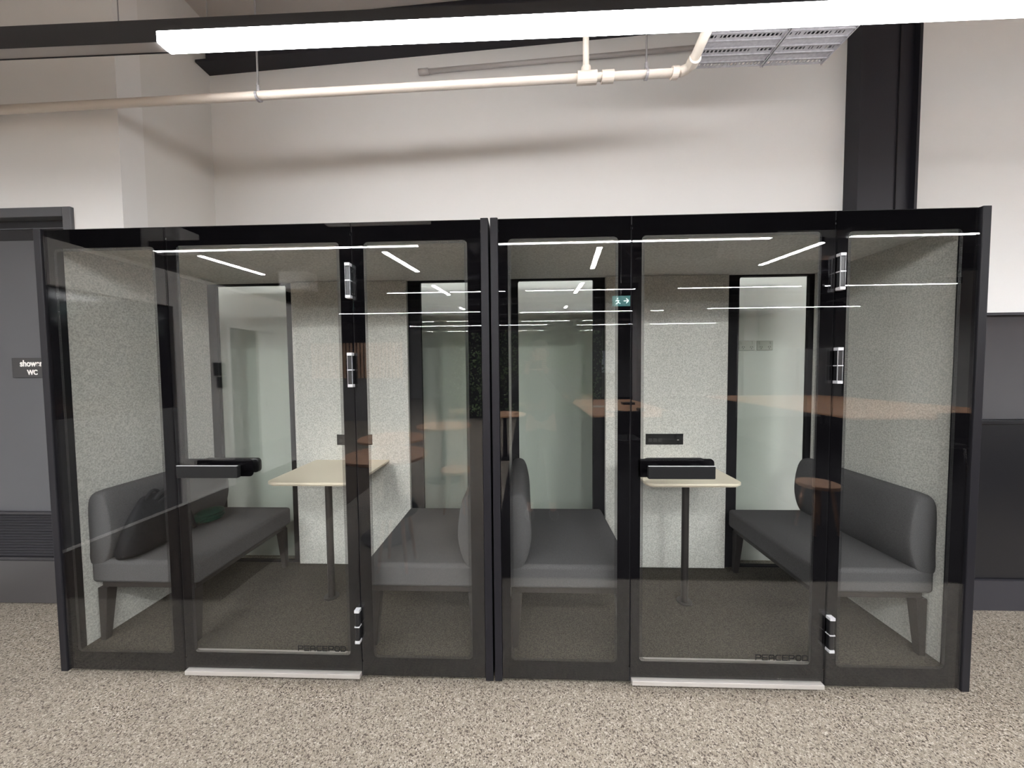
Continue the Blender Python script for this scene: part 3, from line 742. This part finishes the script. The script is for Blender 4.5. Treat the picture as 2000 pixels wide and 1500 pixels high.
# windows with daylight far behind
for i, x in enumerate((-7.5, -1.9, 4.6)):
    o = B('window_%d' % (i+2), M['daylight'], x-.5, x+.5, -17.99, -17.95, 1.3, 2.5); struct(o)
# far cabinets
for i, (x, y, h) in enumerate(((8.0, -10, 2.1), (9.4, -10, 2.1), (10.8, -10, 2.1))):
    o = B('storage_cabinet', M['mesh_blind'], x-.65, x+.65, y-.25, y+.25, FZ+.006, h); tag(o, 'grey storage cabinet in the reflected office, '+('left', 'middle', 'right')[i]+' of three', 'cabinet')
# round tables
def rtable(x, y, label):
    t = thing('round_table', (x, y, FZ), label, 'table', 'round timber cafe tables')
    MB().disc((x, y, .725), .38, .025).build('tabletop', M['wood'], t, .004)
    MB().tube([(x, y, FZ+.02), (x, y, .725)], [.045, .03], 16).build('pedestal', M['blackplastic'], t, smooth=True)
    MB().disc((x, y, FZ), .24, .02).build('foot', M['blackplastic'], t)
for i, (x, y) in enumerate(((-1.15, -1.58), (-1.4, -2.4), (-1.0, -3.3), (-.2, -4.6))):
    rtable(x, y, 'round oak-topped cafe table reflected in the left pod, '+('nearest the pods', 'second from the pods', 'third from the pods', 'farthest from the pods')[i])
def stool(x, y, z0, label, m):
    t = thing('low_stool', (x, y, z0), label, 'stool', 'timber stools among the tables')
    MB().disc((x, y, .40), .17, .035, 32).build('seat', m, t, .008)
    for k in range(4):
        a = math.pi/4+k*math.pi/2
        MB().tube([(x+.1*math.cos(a), y+.1*math.sin(a), .40), (x+.16*math.cos(a), y+.16*math.sin(a), z0)], [.017, .012], 10).build('leg', M['wood_leg'], t, smooth=True)
stool(-.88, -1.08, FZ, 'oak-legged low stool nearest the left pod in the reflection', M['carpet'])
stool(-.62, -2.2, FZ, 'timber stool between the round tables in the reflection', M['wood'])
stool(2.95, -1.75, FZ+.006, 'timber stool reflected in the right pod', M['wood'])
# long tables
def ltable(x0, x1, y0, y1, label):
    t = thing('long_table', ((x0+x1)/2, (y0+y1)/2, FZ+.006), label, 'table', 'long timber work tables')
    B('tabletop', M['wood'], x0, x1, y0, y1, .715, .75, t, .004)
    for x in (x0+.08, x1-.08):
        for y in (y0+.1, y1-.1):
            B('leg', M['blackplastic'], x-.035, x+.035, y-.035, y+.035, FZ+.006, .715, t)
    B('modesty_panel', M['blackplastic'], x0+.1, x1-.1, y1-.16, y1-.13, .25, .715, t)
ltable(1.29, 2.84, -7.4, -4.3, 'long oak table reflected between the pods, the left one')
ltable(5.2, 8.4, -8.4, -3.9, 'long oak table reflected in the right pod, the right one')
for i, (x, y, a, b, m, nm) in enumerate(((1.75, -4.7, .3, .2, 'phone', 'closed_laptop'), (2.3, -4.9, .12, .2, 'blackplastic', 'desk_phone'), (1.65, -5.6, .3, .22, 'white', 'paper_stack'), (2.4, -6.1, .25, .2, 'blackplastic', 'equipment_box'))):
    tag(B(nm, M[m], x-a/2, x+a/2, y-b/2, y+b/2, .75, .77+.03*(i % 2), None, .004), ('black closed laptop', 'small black desk phone', 'stack of white paper', 'flat black equipment box')[i]+' on the left long table in the reflection', nm.split('_')[1])
def chair(x, y, rz, label):
    t = thing('task_chair', (x, y, FZ+.006), label, 'chair', 'dark chairs at the long tables')
    z = FZ+.006
    MB().box(x-.22, x+.22, y-.22, y+.22, .42, .47).build('seat', M['blackplastic'], t, .02)
    MB().box(x-.2, x+.2, y+.2*rz-.02, y+.2*rz+.02, .55, .9).build('backrest', M['blackplastic'], t, .015)
    MB().box(x-.015, x+.015, y+.2*rz-.01, y+.2*rz+.01, .44, .58).build('back_support', M['blackplastic'], t)
    for i in (-1, 1):
        for j in (-1, 1):
            MB().tube([(x+i*.18, y+j*.18, .42), (x+i*.21, y+j*.21, z)], .012, 8).build('leg', M['chrome'], t)
for i, (x, y) in enumerate(((1.7, -3.85), (2.4, -3.85), (5.9, -3.45), (7.2, -3.45))):
    chair(x, y, 1, 'dark chair at the '+('left' if i < 2 else 'right')+' long table in the reflection, '+('left' if i % 2 == 0 else 'right')+' seat')

# ------------------------------------------------------------ the photographer, reflected in the middle pane
def skin_mesh(name, chains, material, parent=None, sub=2, root=0):
    """chains: list of (start_index or None, [(pos, r)...]); returns object whose surface is a Skin modifier result"""
    vs_, es, rr = [], [], []
    for st, ch in chains:
        prev = st
        for p, r in ch:
            vs_.append(Vector(p)); rr.append(r); i = len(vs_)-1
            if prev is not None: es.append((prev, i))
            prev = i
    org = ORG.get(parent, Vector((0, 0, 0)))
    me = bpy.data.meshes.new(name); me.from_pydata([v-org for v in vs_], es, []); me.materials.append(material)
    o = bpy.data.objects.new(name, me); C.objects.link(o); ORG[o] = org
    if parent: o.parent = parent
    m = o.modifiers.new('skin', 'SKIN'); m.use_smooth_shade = True
    for i, sv in enumerate(me.skin_vertices[0].data):
        r = rr[i]; sv.radius = (r, r) if not isinstance(r, tuple) else r; sv.use_root = (i == root)
    s = o.modifiers.new('sub', 'SUBSURF'); s.levels = s.render_levels = sub
    return o
HX, HY = .33, -2.08
pe = thing('person', (HX, HY, FZ), 'standing photographer in a dark jumper holding up a phone, reflected in the middle pane', 'person')
Z = lambda z: z+FZ+.006
chains = [
 (None, [((HX, HY, Z(.98)), (.15, .105)), ((HX, HY, Z(1.15)), (.14, .1)), ((HX, HY-.01, Z(1.35)), (.165, .105)), ((HX, HY-.01, Z(1.5)), (.13, .09)), ((HX, HY, Z(1.585)), (.055, .055)), ((HX, HY+.015, Z(1.65)), (.062, .07)), ((HX, HY+.02, Z(1.74)), (.076, .092)), ((HX, HY+.01, Z(1.83)), (.06, .075))]),   # 0..7
]
def limb(side):
    s = side
    sh = (HX+s*.2, HY, Z(1.47)); el = (HX+s*.30, HY+.12, Z(1.24)); wr = (HX-.05+s*.09, HY+.27, Z(1.55))
    return [((HX+s*.13, HY, Z(1.5)), .07), (sh, .062), ((HX+s*.26, HY+.05, Z(1.35)), .052), (el, .045), ((HX-.02+s*.2, HY+.21, Z(1.42)), .04), (wr, .028), ((HX-.06+s*.085, HY+.295, Z(1.6)), (.036, .022))]
body_chains = list(chains)
for s in (-1, 1): body_chains.append((3, limb(s)))            # 8..14, 15..21
for s in (-1, 1):
    body_chains.append((0, [((HX+s*.095, HY, Z(.9)), .09), ((HX+s*.11, HY+.01, Z(.5)), .058), ((HX+s*.12, HY-.02, Z(.1)), .038), ((HX+s*.125, HY+.07, Z(.045)), (.042, .035)), ((HX+s*.13, HY+.15, Z(.035)), (.04, .026))]))
body = skin_mesh('body', body_chains, M['skin'], pe)
def fingers(side):
    s = side; bx, by, bz = HX-.06+s*.085, HY+.31, Z(1.61)
    for k in range(4):
        dz = .028-.019*k; L_ = (.07, .08, .075, .06)[k]
        skin_mesh('finger', [(None, [((bx+s*.01, by-.02, bz+dz), .009), ((bx+s*.012, by+.02, bz+dz+.004), .009), ((bx-s*.012, by+.04, bz+dz+.004), .008), ((bx-s*(L_*.45), by+.045, bz+dz), .0075)])], M['skin'], pe, 1)
    skin_mesh('thumb', [(None, [((bx, by-.02, bz-.01), .011), ((bx-s*.02, by-.012, bz-.03), .010), ((bx-s*.045, by+.0, bz-.02), .009)])], M['skin'], pe, 1)
for s in (-1, 1): fingers(s)
# face details, facing the pods
fc = MB(); fy = HY+.02
fc.ell((HX, fy+.092, Z(1.725)), (.013, .018, .022), 10)
fc.build('nose', M['skin'], pe, smooth=True)
MB().ell((HX-.032, fy+.078, Z(1.752)), (.013, .01, .009), 8).ell((HX+.032, fy+.078, Z(1.752)), (.013, .01, .009), 8).build('eyes', M['white'], pe, smooth=True)
MB().ell((HX-.032, fy+.087, Z(1.752)), (.005, .003, .006), 8).ell((HX+.032, fy+.087, Z(1.752)), (.005, .003, .006), 8).build('irises', M['hair'], pe, smooth=True)
MB().ell((HX, fy+.082, Z(1.682)), (.024, .008, .007), 8).build('mouth', mat('lips', srgb(170, 100, 90), .5), pe, smooth=True)
MB().ell((HX-.078, HY+.01, Z(1.735)), (.01, .02, .032), 8).ell((HX+.078, HY+.01, Z(1.735)), (.01, .02, .032), 8).build('ears', M['skin'], pe, smooth=True)
hb = MB(); hb.ell((HX, HY-.002, Z(1.79)), (.085, .1, .095), 12)
for v in hb.bm.verts:
    if v.co.z < Z(1.74)+.5*max(0, v.co.y-HY-.02): v.co.z = max(v.co.z, Z(1.72) if v.co.y < HY+.03 else Z(1.805))
hb.build('hair', M['hair'], pe, smooth=True)
# jumper and trousers as slightly larger skins
ch = [(None, [((HX, HY, Z(.95)), (.165, .12)), ((HX, HY, Z(1.15)), (.155, .115)), ((HX, HY-.01, Z(1.35)), (.18, .12)), ((HX, HY-.01, Z(1.49)), (.14, .1)), ((HX, HY, Z(1.555)), (.066, .066))])]
for s in (-1, 1):
    L_ = limb(s); ch.append((3, [(p, r+.013) for p, r in L_[:5]]+[(L_[5][0], .038)]))
skin_mesh('jumper', ch, M['shirt'], pe)
ch = [(None, [((HX, HY, Z(1.0)), (.155, .112)), ((HX, HY, Z(.93)), (.16, .115))])]
for s in (-1, 1): ch.append((1, [((HX+s*.1, HY, Z(.82)), .1), ((HX+s*.11, HY+.01, Z(.5)), .072), ((HX+s*.12, HY-.02, Z(.12)), .056)]))
skin_mesh('trousers', ch, M['trousers'], pe)
for s in (-1, 1):
    MB().ell((HX+s*.128, HY+.07, Z(.04)), (.052, .14, .04), 10).build('shoe', M['blackplastic'], pe, smooth=True)
# phone
ph = thing('smartphone', (HX-.06, HY+.345, Z(1.58)), 'black smartphone held up sideways by the photographer', 'phone')
MB().prism(rrect(HX-.15, HX+.03, Z(1.575), Z(1.655), .012), 'y', HY+.335, HY+.343).build('phone_body', M['phone'], ph, .002)
MB().prism(rrect(HX-.145, HX-.11, Z(1.612), Z(1.65), .008), 'y', HY+.343, HY+.345).build('camera_lens', M['lens'], ph)
